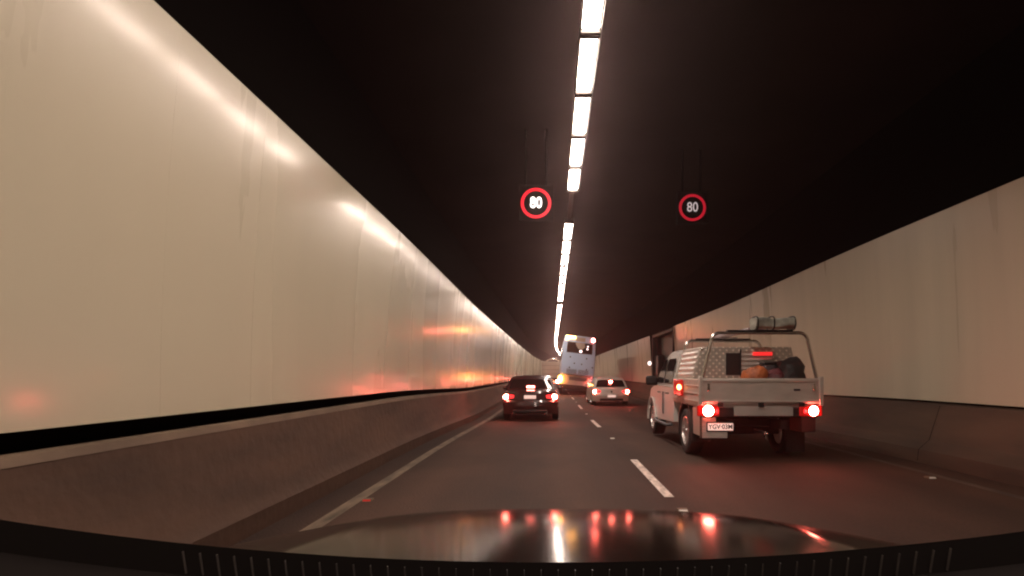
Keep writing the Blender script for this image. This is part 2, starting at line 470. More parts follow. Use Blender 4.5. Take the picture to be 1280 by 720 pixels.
# barriers
lb = empty("concrete_barrier", "brown concrete barrier with pale top edge along the left wall", "barrier")
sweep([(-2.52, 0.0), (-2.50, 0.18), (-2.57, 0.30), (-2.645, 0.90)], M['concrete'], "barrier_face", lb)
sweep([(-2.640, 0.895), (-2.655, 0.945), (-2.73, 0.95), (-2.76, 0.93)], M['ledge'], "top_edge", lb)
sweep([(-2.76, 0.928), (-3.13, 0.92)], M['void'], "service_duct", lb)
rb = empty("concrete_barrier", "dark brown concrete barrier below the right wall panels", "barrier")
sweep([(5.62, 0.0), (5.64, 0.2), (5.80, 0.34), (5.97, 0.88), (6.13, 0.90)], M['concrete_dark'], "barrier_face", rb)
# construction joints of the barriers
for par, prof, sg in ((lb, [(-2.518, 0.02), (-2.497, 0.18), (-2.567, 0.30), (-2.641, 0.88)], 1), (rb, [(5.617, 0.02), (5.637, 0.2), (5.797, 0.34), (5.967, 0.87)], -1)):
    for k in range(9):
        q = 2.6 + 6.0 * k
        bm = bmesh.new()
        vs = [[bm.verts.new(P(x + 0.003 * sg, q + d, z)) for x, z in prof] for d in (0, 0.012)]
        for i in range(3): bm.faces.new((vs[0][i], vs[0][i + 1], vs[1][i + 1], vs[1][i]))
        obj("joint", bm, M['concrete_dark'] if sg > 0 else M['void'], par)

# ceiling: black shallow vault with ribs
prof = [(-3.25, 6.05)] + [(-3.25 + 9.6 * t / 12, 6.05 + 0.25 * math.sin(PI * t / 12)) for t in range(1, 12)] + [(6.35, 6.05)]
ce = sweep(prof, M['ceiling'], "ceiling")
tag(ce, "black painted tunnel ceiling", "ceiling", kind='structure')

# end of the visible tunnel, round the bend
bm = bmesh.new(); box(bm, -4, 8, 0, 0.3, -0.4, 6.6)
for v in bm.verts: v.co = Vector((v.co.x + cx(Y1), v.co.y + Y1 - 0.2, v.co.z))
tag(obj("tunnel_end", bm, M['void']), "dark far end of the tunnel round the bend", "tunnel", kind='structure')
bm = bmesh.new(); box(bm, -4, 8, Y0 - 0.3, Y0, -0.4, 6.6)
tag(obj("tunnel_end", bm, M['void']), "dark stretch of tunnel behind the camera", "tunnel", kind='structure')

# suspended rail that carries the strip lights
LX, LZ = 0.435, 5.25
rl = sweep([(LX - 0.05, LZ + 0.11), (LX + 0.05, LZ + 0.11), (LX + 0.05, LZ + 0.17), (LX - 0.05, LZ + 0.17)], M['steel_dark'], "light_rail", closed=True, b=240)
tag(rl, "dark rail overhead that carries the row of strip lights", "light rail")

# strip lights
PITCH = 1.38
LG = "strip lights in one row along the tunnel ceiling"
def make_light():
    t = empty("strip_light", "glowing white strip light overhead in the tunnel ceiling row", "ceiling light", group=LG)
    bm = bmesh.new()
    box(bm, -0.115, 0.115, -0.655, 0.655, 0.0, 0.10)
    box(bm, 0.118, 0.126, -0.655, 0.655, -0.035, 0.09)  # lip added on the right side to cut light reaching that wall
    obj("housing", bm, M['housing'], t, bevel=0.015)
    for sg in (-1, 1):
        obj("end_cap", B((-0.117, 0.117, sg * 0.64 - 0.022, sg * 0.64 + 0.022, -0.055, -0.001)), M['housing'], t, bevel=0.01)
    pts = arc((0, 0), 0.095, 180, 360, 8)
    bm = bmesh.new()
    ngon_prism(bm, [(p[0], p[1] * 0.3) for p in pts], 'y', -0.60, 0.60)
    obj("diffuser", bm, M['lamp'], t, smooth=40)
    return t
def copy_tree(o, parent=None):
    c = o.copy(); COL.objects.link(c)
    if parent is not None: c.parent = parent
    for ch in o.children: copy_tree(ch, c)
    return c
proto = make_light(); first = True
starts = [-8.9 + PITCH * k for k in range(0, 200)]
lights = [(7.055 + 1.366 * k, 1.0) for k in range(-7, 4)] + [(15.2 + 1.93 * k, 1.4) for k in range(8)] + [(31.9 + 1.93 * k, 1.4) for k in range(88)]
ordn = ["nearest", "second", "third", "fourth", "fifth", "sixth", "seventh", "eighth"]
vis = [s for s, q in lights if s > 5.4]
for s, stretch in lights:
    o = proto if first else copy_tree(proto)
    first = False
    o.location = (LX + cx(s), s, LZ); o.rotation_euler = (0, 0, yaw(s)); o.scale = (1, stretch, 1)
    if s in vis:
        i = vis.index(s)
        words = ["first", "second", "third", "fourth", "fifth", "sixth", "seventh", "eighth"]
        if i == 0: o['label'] = "nearest glowing strip light, cut off by the top of the picture"
        elif i < 5: o['label'] = "%s glowing strip light of the ceiling row, above the speed signs" % ordn[i]
        elif i < 13: o['label'] = "glowing strip light, %s beyond the dark gap by the speed signs" % words[i - 5]
        elif i < 21: o['label'] = "small glowing strip light, %s beyond the small dark box" % words[i - 13]
        else: o['label'] = "small glowing strip light far down the merging ceiling row"
    else:
        o['label'] = "strip light of the ceiling row above and behind the camera"

# sensor box in the gap of the light row
bx = obj("sensor_box", B((-0.16, 0.16, -0.12, 0.12, -0.02, 0.11)), M['steel_dark'], None, bevel=0.02, loc=(LX, 30.0, LZ))
tag(bx, "small dark box in the gap of the light row far ahead", "box")

# ------------------------------------------------------------ overhead speed signs
def speed_sign(px, py, s, r, dim, label):
    x = (px - 690) * s / 700; z = CAM_H + (468 - py) * s / 700
    t = empty("speed_sign", label, "speed sign", (x, s, z), group="electronic speed signs hanging over the lanes")
    hw = r * 1.12
    obj("cabinet", B((-hw, hw, 0.0, 0.16, -hw * 1.05, hw * 1.05)), M['sign_face'] , t, bevel=0.015)
    # border lip
    obj("cabinet_lip", B((-hw, hw, -0.03, -0.001, hw * 1.0, hw * 1.05), (-hw, hw, -0.03, -0.001, -hw * 1.05, -hw * 1.0),
                    (-hw, -hw * .96, -0.03, -0.001, -hw * .995, hw * .995), (hw * .96, hw, -0.03, -0.001, -hw * .995, hw * .995)), M['sign_face'], t)
    bm = bmesh.new(); n = 48
    ring = [[bm.verts.new((rr * math.cos(2 * PI * k / n), yy, rr * math.sin(2 * PI * k / n))) for k in range(n)]
            for rr, yy in ((r * 0.80, -0.004), (r * 0.82, -0.014), (r * 0.98, -0.014), (r, -0.004))]
    for a, b in zip(ring, ring[1:]):
        for k in range(n): bm.faces.new((a[k], a[(k + 1) % n], b[(k + 1) % n], b[k]))
    obj("red_ring", bm, M['led_red_dim' if dim else 'led_red'], t, smooth=40)
    text("numerals", "80", r * 1.0, M['led_white_dim' if dim else 'led_white'], t, (0, -0.012, 0), offset=r * (0.008 if dim else 0.015), scale_x=0.80 if not dim else 0.85)
    top = 6.2 + 0.0
    for sx in (-1, 1):
        bm = bmesh.new(); tube(bm, [(sx * hw * .6, 0.08, hw), (sx * hw * .6, 0.08, top - z)], 0.025)
        obj("hanger", bm, M['void'], t, smooth=40)
    return t
speed_sign(670, 254, 11.0, 0.300, False, "bright round red ringed 80 sign hanging left of the light row")
speed_sign(865.5, 259.5, 12.0, 0.290, True, "dimmer round red ringed 80 sign hanging over the right lane")

# ------------------------------------------------------------ raised road markers
def marker(x, s, m, label):
    t = empty("road_marker", label, "road marker", P(x, s, 0.0), group="raised reflective markers on the road lines")
    bm = bmesh.new()
    ngon_prism(bm, [(-0.055, 0.0), (-0.035, 0.02), (0.035, 0.02), (0.055, 0.0)], 'x', -0.05, 0.05)
    obj("body", bm, M['ledge'], t)
    bm = bmesh.new()
    v = [bm.verts.new(p) for p in ((-0.044, -0.0555, 0.003), (0.044, -0.0555, 0.003), (0.04, -0.0395, 0.0185), (-0.04, -0.0395, 0.0185))]
    bm.faces.new(v)
    obj("reflector", bm, m, t)
marker(1.29, 5.55, M['cateye'], "pale reflective marker on the lane line just above the bonnet")
marker(-1.97, 6.0, M['cateye_red'], "red reflective marker on the left edge line near the bonnet")
marker(4.93, 7.3, M['cateye'], "pale reflective marker on the right edge line in front of barrier")
for k in range(6):
    marker(1.29, 12.0 + 9 * k, M['cateye'], "small reflective marker between the lane dashes further ahead")

# ------------------------------------------------------------ emergency cabinet in the niche on the right wall
nc = empty("emergency_niche", "dark grey green niche with small round lamp in the right wall ahead of tray truck", "wall niche", P(6.0, 30.8, 0.0))
bm = bmesh.new()
box(bm, 0.03, 0.30, -2.84, -2.70, 0.86, 3.83); box(bm, 0.03, 0.30, 2.72, 2.86, 0.86, 3.83); box(bm, 0.03, 0.3, -2.69, 2.71, 3.68, 3.83)
obj("frame", bm, M['niche_trim'], nc, bevel=0.01)
obj("door", B((0.50, 0.56, -2.6, 2.6, 0.86, 3.66)), M['niche'], nc, bevel=0.01)
obj("cabinet", B((0.12, 0.44, 1.5, 2.45, 1.15, 2.6)), M['niche_trim'], nc, bevel=0.02)
bm = bmesh.new(); disc_y(bm, 0, 0, 0, 0.11, 0.13, 0.05)
bm.transform(Matrix.Translation((-0.18, 2.6, 2.15)))
obj("lamp", bm, M['cabinet_lamp'], nc, smooth=60)
bm = bmesh.new(); tube(bm, [(0.05, 2.64, 2.15), (-0.18, 2.64, 2.15)], 0.02)
obj("lamp_bracket", bm, M['niche_trim'], nc)

# ------------------------------------------------------------ cars
def shell(outline, halfw, deform, nx=15):
    """side outline (y,z) lofted across x, each vertex shaped by deform(x,y,z,t)"""
    bm = bmesh.new(); rows = []
    for i in range(nx):
        t = -1 + 2 * i / (nx - 1)
        t = math.copysign(abs(t) ** 0.72, t)
        rows.append([bm.verts.new(deform(t * halfw, y, z, t)) for y, z in outline])
    n = len(outline)
    for a, b in zip(rows, rows[1:]):
        for k in range(n): bm.faces.new((a[k], a[(k + 1) % n], b[(k + 1) % n], b[k]))
    bm.faces.new(rows[0]); bm.faces.new(rows[-1][::-1])
    return bm

def patch(fn, nu=8, nv=6, back=None):
    bm = bmesh.new()
    g = [[bm.verts.new(fn(i / nu, j / nv)) for i in range(nu + 1)] for j in range(nv + 1)]
    for j in range(nv):
        for i in range(nu): bm.faces.new((g[j][i], g[j][i + 1], g[j + 1][i + 1], g[j + 1][i]))
    return bm

def saloon(label, cat, loc, rz, paint, W_=1.80, H_=1.45, style='dark'):
    """origin on the road below the middle of the rear bumper, the car points to +y"""
    t = empty("car", label, cat, loc, rz)
    hw = W_ / 2; k = H_ / 1.45; L = 4.5
    deck = (0.98 if style == 'dark' else 0.92) * k
    belt = 0.92 * k
    arch = 0.345
    def bottom():
        pts = [(0.02, 0.34), (0.10, 0.22), (0.62, 0.20)]
        pts += [(p[0], p[1]) for p in arc((0.98, 0.32), arch, 200, -20, 12)]
        pts += [(1.6, 0.20), (3.15, 0.20)]
        pts += [(p[0], p[1]) for p in arc((3.66, 0.32), arch, 200, -20, 12)]
        pts += [(4.25, 0.22), (4.42, 0.30)]
        return pts
    out = bottom() + [(4.5, 0.52), (4.40, 0.68), (4.0, 0.80), (3.3, 0.93 * k)]
    out += [(2.6, 0.95 * k), (1.2, 0.97 * k), (0.75, deck + 0.01), (0.30, deck), (0.10, deck - 0.035), (0.055, deck - 0.10), (0.04, 0.66 * k), (-0.01, 0.60 * k), (-0.03, 0.48)]
    def d(x, y, z, tt):
        a = abs(tt)
        if z > 0.62: x *= 1 - 0.10 * ((z - 0.62) / 0.36) ** 1.5
        if z < 0.4: x *= 0.975
        if a > 0.85: x *= 1
        rear = max(0, 1 - y / 1.1); frt = max(0, (y - 3.3) / 1.2)
        y2 = y + rear * 0.30 * a ** 3.2 - frt * 0.55 * a ** 2.6
        x *= 1 - 0.05 * rear ** 2 - 0.09 * frt ** 2
        z2 = z - 0.035 * a ** 4 * (1 if z > 0.6 else 0)
        return (x, y2, z2)
    obj("body", shell(out, hw, d), paint, t, smooth=28)
    # cabin
    zr = H_
    cab = [(0.50, deck - 0.02), (0.80, deck + 0.16 * k), (1.12, zr - 0.10), (1.42, zr - 0.02), (1.95, zr), (2.45, zr - 0.03), (2.8, zr - 0.14), (3.45, 0.90 * k)]
    if style != 'dark':
        cab = [(0.22, deck - 0.03), (0.42, deck + 0.18 * k), (0.62, zr - 0.10), (0.85, zr - 0.02), (1.7, zr), (2.35, zr - 0.04), (2.75, zr - 0.15), (3.45, 0.88 * k)]
    def dc(x, y, z, tt):
        a = abs(tt); f = max(0, (z - deck) / (zr - deck))
        x = x * (0.90 - 0.19 * f ** 1.25)
        return (x, y + 0.10 * a ** 2.5 * (1 if y < 1.9 else -1.6), z - 0.05 * a ** 3 * f)
    obj("cabin", shell(cab, hw, dc, 17), paint, t, smooth=28)
    # rear window follows the cabin's back
    (y0, z0), (y1, z1) = (cab[0], cab[2]) if style == 'dark' else (cab[0], cab[2])
    def rw_(u, v):
        tt = (u * 2 - 1) * 0.86
        q = 0.14 + 0.78 * v
        pts = cab[:3]
        if q < 0.5: a_, b_, qq = pts[0], pts[1], q / 0.5
        else: a_, b_, qq = pts[1], pts[2], (q - 0.5) / 0.5
        y = a_[0] + (b_[0] - a_[0]) * qq; z = a_[1] + (b_[1] - a_[1]) * qq
        c = dc(tt * hw, y, z, tt)
        return (c[0], c[1] - 0.012, c[2] + 0.008)
    obj("rear_window", patch(rw_, 14, 8), M['glass'], t, smooth=50)
    for sg in (-1, 1):
        def swf(u, v, sg=sg):
            y = 0.95 + u * 2.0 - v * (0.28 * (u > .5)) * 0
            ztop = zr - 0.15 - 0.10 * abs(u * 2 - 1) ** 3
            z = deck + 0.04 + (ztop - deck - 0.04) * v
            y = (0.95 + 0.42 * v) + u * (2.15 - 0.85 * v)
            if style != 'dark': y -= 0.25 * (1 - u)
            c = dc(sg * hw, y, z, sg)
            f = max(0, (z - deck) / (zr - deck))
            return (sg * (hw * (0.90 - 0.19 * f ** 1.25) + 0.008), y, z)
        obj("side_window", patch(swf, 8, 4), M['glass'], t, smooth=50)
        bm = bmesh.new(); ellipsoid(bm, (sg * (hw + 0.08), 3.0, 0.98 * k), (0.11, 0.07, 0.075))
        obj("side_mirror", bm, paint, t, smooth=60)
        # rear lamp cluster: red lens wrapped round the corner, hot lamp inside
        zl = (0.78 if style == 'dark' else 0.74) * k
        def lens(u, v, sg=sg):
            tt = sg * (0.60 + 0.36 * u)
            z = zl - 0.085 * (0.5 + 0.5 * u) + 0.17 * v * (0.5 + 0.5 * u)
            c = d(tt * hw, 0.045, z, tt)
            return (c[0], c[1] - 0.014, c[2])
        obj("tail_lamp", patch(lens, 8, 5), M['red_glow'], t, smooth=60)
        ln = t.children[-1]
        tt = 0.89 * sg
        c = d(tt * hw, 0.045, zl, tt)
        bm = bmesh.new(); disc_y(bm, c[0], c[2], c[1] - 0.03, 0.10, 0.08, 0.03)
        obj("lamp_core", bm, M['brake'], ln, smooth=60)
    # boot seam, bumper step, plate
    bm = bmesh.new()
    for zc_, xx in ((0.60 * k, 0.62),):
        for i in range(12):
            ta, tb = -xx + 2 * xx * i / 12, -xx + 2 * xx * (i + 1) / 12
            pa = [d(ta * hw, 0.0, zc_ - 0.006, ta), d(tb * hw, 0.0, zc_ - 0.006, tb), d(tb * hw, 0.0, zc_ + 0.006, tb), d(ta * hw, 0.0, zc_ + 0.006, ta)]
            vs = [bm.verts.new((p[0], p[1] - 0.006, p[2])) for p in pa]; bm.faces.new(vs)
    obj("boot_seam", bm, M['black'], t)
    zp = (0.76 if style == 'dark' else 0.50) * k
    pl = obj("number_plate", B((-0.19, 0.19, -0.045 if style != 'dark' else 0.005, -0.03 if style != 'dark' else 0.02, zp - 0.055, zp + 0.055)), M['plate'], t, bevel=0.006)
    obj("bumper_insert", B((-0.55, 0.55, -0.035, 0.1, 0.26, 0.36)), M['black'], t, bevel=0.03)
    bm = bmesh.new()
    for sg in (-1, 1): tube(bm, [(sg * 0.52, -0.03, 0.27), (sg * 0.52, 0.15, 0.27)], 0.035, 14)
    obj("exhaust", bm, M['chrome'], t, smooth=40)
    # high mounted stop lamp
    if style == 'dark':
        obj("high_stop_lamp", B((-0.13, 0.13, 0.535, 0.56, deck + 0.055, deck + 0.125)), M['brake_soft'], t, bevel=0.01)
        bm = bmesh.new(); tube(bm, [(-0.05, -0.045, 0.50), (0.10, -0.05, 0.52), (0.30, -0.04, 0.55)], 0.012, 8)  # chrome sliver standing in for blobs of reflection on the bumper
        obj("bumper_glint", bm, M['chrome'], t, smooth=40)
    else:
        bm = bmesh.new(); disc_y(bm, 0, zr - 0.22, 0.40, 0.075, 0.06, 0.02)
        obj("high_stop_lamp", bm, M['brake'], t, smooth=60)
        bm = bmesh.new(); disc_y(bm, 0, 0.72 * k, 0.03, 0.05, 0.05, 0.012)
        obj("badge", bm, M['chrome'], t, smooth=60)
    for sg in (-1, 1):
        wheel("wheel", t, sg * (hw - 0.12), 0.98, 0.32, 0.32, 0.21, sg)
        wheel("wheel", t, sg * (hw - 0.12), 3.66, 0.32, 0.32, 0.21, sg)
    return t

s1 = 17.6
saloon("black saloon with bright brake lights and lit number plate in the left lane", "car", P((662.5 - 690) * s1 / 700, s1, 0), 0.0, M['dark_paint'], 1.84, 1.45, 'dark')
s2 = 26.3
saloon("white hatchback braking in the right lane beside the bus", "car", P((764.5 - 690) * s2 / 700, s2, 0), 0.02, M['silver_white'], 1.80, 1.36, 'light')

# ------------------------------------------------------------ white tray-back utility truck
def make_ute():
    s = 8.55
    t = empty("utility_truck", "white double cab utility truck with aluminium tray, ladder hoops and checker plate toolbox", "utility truck", P(3.175, s, 0.0), 0.0)
    # local: x right, y forward from the tailgate, z up
    hw = 0.92
    # --- cab body (double cab), y 2.0 .. 5.15
    arch = arc((4.15, 0.38), 0.45, 195, -15, 16)
    out = [(1.98, 0.46), (3.60, 0.40)] + arch[1:-1] + [(4.95, 0.38), (5.08, 0.5), (5.10, 0.86), (4.98, 1.06), (4.2, 1.14), (3.75, 1.16), (1.98, 1.14)]
    def d(x, y, z, tt):
        a = abs(tt)
        fr = max(0, (y - 3.9) / 1.2)
        x *= 1 - 0.10 * fr ** 2 * (1 if z > .3 else 0)
        if z > 0.8: x *= 1 - 0.05 * ((z - 0.8) / 0.35) ** 2
        if z < 0.6: x *= 0.97
        return (x, y - 0.25 * fr * a ** 3, z - 0.05 * a ** 4 * (z > 1.0))
    obj("body", shell(out, hw, d), M['white_paint'], t, smooth=30)
    zr = 1.86
    cab = [(1.98, 1.10), (1.98, 1.4), (2.10, zr - 0.08), (2.35, zr), (2.9, zr + 0.01), (3.15, zr - 0.04), (3.45, zr - 0.22), (3.98, 1.12)]
    def dc(x, y, z, tt):
        a = abs(tt); f = max(0, (z - 1.12) / (zr - 1.12))
        return (x * (0.955 - 0.17 * f ** 1.3), y - 0.12 * a ** 3 * (y > 2.8), z - 0.06 * a ** 3.5 * f)
    cabin = obj("cabin", shell(cab, hw, dc, 17), M['white_paint'], t, smooth=30)
    # side windows: front and rear door glass on each side
    for sg in (-1, 1):
        for (ya, yb, yat, ybt) in ((2.12, 2.86, 2.20, 2.84), (2.96, 3.72, 2.94, 3.22)):
            def swf(u, v):
                z = 1.18 + (zr - 0.20 - 1.18) * v
                y = (ya + (yat - ya) * v) + u * ((yb + (ybt - yb) * v) - (ya + (yat - ya) * v))
                f = max(0, (z - 1.12) / (zr - 1.12))
                return (sg * (hw * (0.955 - 0.17 * f ** 1.3) + 0.012), y, z)
            obj("door_window", patch(swf, 6, 5), M['glass'], t, smooth=50)
        # door shut lines and handles
        bm = bmesh.new()
        for yy in (2.90,):
            box(bm, min(sg * (hw * 0.972), sg * (hw + 0.001)), max(sg * (hw * 0.972), sg * (hw + 0.001)), yy - 0.003, yy + 0.003, 0.55, 1.0)
        obj("door_seam", bm, M['grey_trim'], t)
        for yy in (2.25, 3.05):
            bm = bmesh.new(); tube(bm, [(sg * (hw + 0.0), yy, 0.98), (sg * (hw + 0.035), yy + 0.02, 0.985), (sg * (hw + 0.035), yy + 0.16, 0.985), (sg * (hw + 0.0), yy + 0.18, 0.98)], 0.014, 8)
            obj("door_handle", bm, M['chrome'], t, smooth=40)
        bm = bmesh.new(); box(bm, sg * (hw + 0.08) - 0.13, sg * (hw + 0.08) + 0.13, 3.62, 3.72, 1.12, 1.32)
        obj("side_mirror", bm, M['black'], t, bevel=0.05, seg=4)
        bm = bmesh.new(); tube(bm, [(sg * (hw - 0.04), 3.68, 1.14), (sg * (hw + 0.03), 3.67, 1.18)], 0.025, 8)
        obj("mirror_arm", bm, M['black'], t)
        # sill step
        bm = bmesh.new(); tube(bm, [(sg * (hw - 0.02), 2.1, 0.40), (sg * (hw + 0.04), 2.2, 0.38), (sg * (hw + 0.04), 3.5, 0.38), (sg * (hw - 0.02), 3.6, 0.40)], 0.03, 10)
        obj("side_step", bm, M['grey_trim'], t, smooth=40)
        bm = bmesh.new()
        ring_o = arc((4.15, 0.38), 0.475, 188, -8, 18); ring_i = arc((4.15, 0.38), 0.44, 188, -8, 18)
        ngon_prism(bm, ring_o + ring_i[::-1], 'x', min(sg * hw * .97, sg * (hw + .015)), max(sg * hw * .97, sg * (hw + .015)))
        obj("wheel_arch_trim", bm, M['white_paint'], t)
    # snorkel-like aerial on the bonnet side
    bm = bmesh.new(); tube(bm, [(-hw + 0.06, 3.95, 1.1), (-hw + 0.05, 3.9, 1.6), (-hw + 0.05, 3.86, 1.95)], 0.008, 6)
    obj("aerial", bm, M['black'], t)
    # rear window of the cab
    obj("cab_rear_window", B((-0.62, 0.62, 1.962, 1.972, 1.28, 1.68)), M['glass'], t, bevel=0.003)
    # --- chassis
    obj("chassis", B((-0.45, -0.36, 0.1, 2.3, 0.50, 0.64), (0.36, 0.45, 0.1, 2.3, 0.50, 0.64), (-0.355, 0.355, 0.5, 0.58, 0.52, 0.62), (-0.6, 0.6, 0.98, 1.10, 0.34, 0.46), (-0.5, 0.5, 1.5, 2.3, 0.36, 0.60)), M['black'], t)
    # --- tray
    tw = 0.915
    obj("tray_floor", B((-tw + .02, tw - .02, 0.03, 1.93, 0.84, 0.90)), M['tray_alu'], t, bevel=0.008)
    tg = obj("tailgate", B((-tw, tw, -0.035, 0.0, 0.905, 1.29)), M['tray_alu'], t, bevel=0.012)
    tag(tg, "dull aluminium drop down tailgate")
    obj("tailgate_rib", B((-tw + .03, tw - .03, -0.050, -0.037, 1.235, 1.272), (-tw + .03, tw - .03, -0.050, -0.037, 0.925, 0.955)), M['tray_alu'], tg, bevel=0.005)
    bm = bmesh.new()
    for xx in (-0.62, 0, 0.62): box(bm, xx - .04, xx + .04, -0.06, -0.037, 0.86, 0.92)
    obj("hinge", bm, M['steel_dark'], tg)
    for sg in (-1, 1):
        obj("latch", B((sg * 0.80 - .02, sg * 0.80 + .02, -0.066, -0.038, 1.10, 1.21)), M['tube'], tg, bevel=0.006)
    obj("warning_decal", B((0.50, 0.60, -0.0385, -0.0365, 1.10, 1.13)), M['plate_ink'], tg)
    for sg in (-1, 1):
        o = obj("side_board", B((min(sg * (tw - .03), sg * tw), max(sg * (tw - .03), sg * tw), 0.01, 1.93, 0.86, 1.28)), M['tray_alu'], t, bevel=0.01)
        bm = bmesh.new()
        for zz in (0.93, 1.05, 1.17): box(bm, min(sg * (tw + .001), sg * (tw + .014)), max(sg * (tw + .001), sg * (tw + .014)), 0.06, 1.88, zz - .012, zz + .012)
        obj("board_rib", bm, M['tray_alu'], o, bevel=0.004)
        obj("corner_post", B((sg * tw - .035, sg * tw + .03, -0.065, -0.002 + .0, 0.88, 1.315)), M['tray_alu'], t, bevel=0.01)
    # rear cross member with panel below tailgate
    obj("rear_crossmember", B((-tw + .02, tw - .02, 0.00, 0.05, 0.70, 0.84)), M['steel_dark'], t, bevel=0.008)
    obj("rear_panel", B((-0.40, 0.50, -0.02, -0.002, 0.715, 0.865)), M['grey_trim'] if False else M['bus_lower'], t, bevel=0.006)
    for sg in (-1, 1):
        lh = obj("tail_lamp", B((sg * 0.78 - 0.19 * 1, sg * 0.78 + 0.155, -0.045, -0.004, 0.715, 0.875)), M['red_lens'], t, bevel=0.02, seg=3)
        bm = bmesh.new(); disc_y(bm, sg * 0.80 - 0.0, 0.795, -0.048, 0.082 if sg < 0 else 0.070, 0.082 if sg < 0 else 0.075, 0.02)
        obj("lamp_core", bm, M['brake'], lh, smooth=60)
        bm = bmesh.new(); disc_y(bm, sg * 0.80 + (0.135 if sg < 0 else -0.13), 0.79, -0.048, 0.022, 0.035, 0.01)
        obj("small_lamp", bm, M['red_glow'], lh, smooth=60)
        # mud flap and guard
        bm = bmesh.new()
        po = arc((1.05, 0.40), 0.50, 195, -15, 16); pi_ = arc((1.05, 0.40), 0.47, 195, -15, 16)
        ngon_prism(bm, po + pi_[::-1], 'x', min(sg * .62, sg * .90), max(sg * .62, sg * .90))
        obj("mudguard", bm, M['black'], t, smooth=40)
        obj("mud_flap", B((min(sg * .60, sg * .90), max(sg * .60, sg * .90), 0.48, 0.495, 0.26 if sg < 0 else 0.10, 0.62)), M['black'], t)  # right flap made to reach lower, hiding the wheel to keep it dark
    # under-tray box left with bright corner angle, plate bracket
    ub = obj("underbody_box", B((-0.90, -0.66, 0.02, 0.50, 0.40, 0.835)), M['checker'], t, bevel=0.01)
    obj("corner_angle", B((-0.915, -0.885, -0.006, 0.018, 0.38, 0.80)), M['tube'], ub)
    obj("bracket_plate", B((-0.88, -0.50, -0.004, 0.004, 0.38, 0.60)), M['alu'], t)
    ubr = obj("underbody_box", B((0.66, 0.88, 0.06, 0.50, 0.46, 0.835)), M['steel_dark'], t, bevel=0.01)
    npl = obj("number_plate", B((-0.90 + .10, -0.90 + .485, -0.022, -0.012, 0.495, 0.605)), M['plate'], t, bevel=0.005)
    obj("plate_frame", B((-0.82, -0.395, -0.0115, -0.005, 0.475, 0.625)), M['steel_dark'], t)
    text("lettering", "YGV\u00b703M", 0.098, M['plate_ink'], npl, (-0.6075, -0.0235, 0.55), extrude=0.001, offset=0.002, scale_x=0.94)
    # tow bar
    bm = bmesh.new(); tube(bm, [(0.05, 0.35, 0.46), (0.05, -0.02, 0.46), (0.05, -0.10, 0.42)], 0.03, 10)
    tb = obj("tow_bar", bm, M['black'], t, smooth=40)
    bm = bmesh.new(); ellipsoid(bm, (0.05, -0.12, 0.46), (0.03, 0.03, 0.03)); tube(bm, [(0.05, -0.12, 0.36), (0.05, -0.12, 0.45)], 0.014)
    obj("tow_ball", bm, M['chrome'], tb, smooth=60)
    obj("rear_axle", B((-0.7, 0.7, 1.0, 1.1, 0.33, 0.44)), M['black'], t, bevel=0.02)
    # --- toolbox across the tray, checker plate
    yb0, yb1 = 0.62, 1.80
    z0, z1 = 0.905, 1.80
    def tbx(co):
        f = max(0, (co.z - 1.28) / (z1 - 1.28))
        return Vector((co.x * (1 - 0.13 * f), co.y, co.z))
    bm = bmesh.new()
    xs = (-0.875, 0.875)
    # outline with a sloping shoulder
    pts = [(-0.87, z0), (0.87, z0), (0.87, 1.30), (0.745, z1), (-0.745, z1), (-0.87, 1.30)]
    ngon_prism(bm, pts, 'y', yb0, yb1)
    bxo = obj("toolbox", bm, M['checker'], t, bevel=0.01)
    # side lid with pressed ribs
    for sg in (-1, 1):
        def lid(u, v, sg=sg):
            z = 1.33 + 0.44 * v; f = (z - 1.30) / (z1 - 1.30)
            x = 0.87 - 0.125 * f + 0.006 + 0.007 * math.sin(v * PI * 10)
            return (sg * x, yb0 + 0.06 + u * (yb1 - yb0 - 0.10), z)
        obj("side_lid", patch(lid, 2, 60), M['alu'], bxo, smooth=60)
    bm = bmesh.new(); disc_y(bm, -0.72, 1.765, yb0 - 0.004, 0.018, 0.02, 0.01); obj("lid_catch", bm, M['chrome'], bxo, smooth=60)
    # openings on the rear face
    obj("dark_opening", B((-0.33, -0.10, yb0 - 0.012, yb0 - 0.003, 1.34, 1.70)), M['black'], bxo)
    def lou(u, v):
        return (-0.085 + 0.50 * u, yb0 - 0.012 - 0.010 * math.sin(v * PI * 10), 1.34 + 0.38 * v)
    obj("ribbed_panel", patch(lou, 2, 60), M['alu'], bxo, smooth=60)
    obj("divider", B((-0.10, -0.086, yb0 - 0.03, yb0 - 0.003, 1.30, 1.76)), M['steel_dark'], bxo)
    # cab's high stop lamp, seen above the box's ribbed panel
    obj("high_stop_lamp", B((0.10, 0.42, yb0 - 0.045, yb0 - 0.028, 1.655, 1.715)), mat("stop_lamp_red", (0.5, 0.02, 0.02), 0.3, emit=(1, 0.03, 0.03), strength=0.6), bxo, bevel=0.01)
    # --- hoops
    def hoop(yy, xb, xt, zb, zt, r=0.026, rake=0.0):
        pts = []
        rc = 0.13
        pts.append((-xb, yy, zb))
        # left corner arc (approximate)
        for k in range(7):
            a = PI - (PI / 2) * k / 6
            pts.append((-xt + rc + rc * math.cos(a), yy + rake, zt - rc + rc * math.sin(a)))
        for k in range(7):
            a = PI / 2 - (PI / 2) * k / 6
            pts.append((xt - rc + rc * math.cos(a), yy + rake, zt - rc + rc * math.sin(a)))
        pts.append((xb, yy, zb))
        bm = bmesh.new(); tube(bm, pts, r, 12)
        return obj("rack_hoop", bm, M['tube'], t, smooth=45)
    hoop(0.02, 0.88, 0.74, 1.27, 1.985)
    hoop(1.86, 0.86, 0.70, 1.27, 1.97)
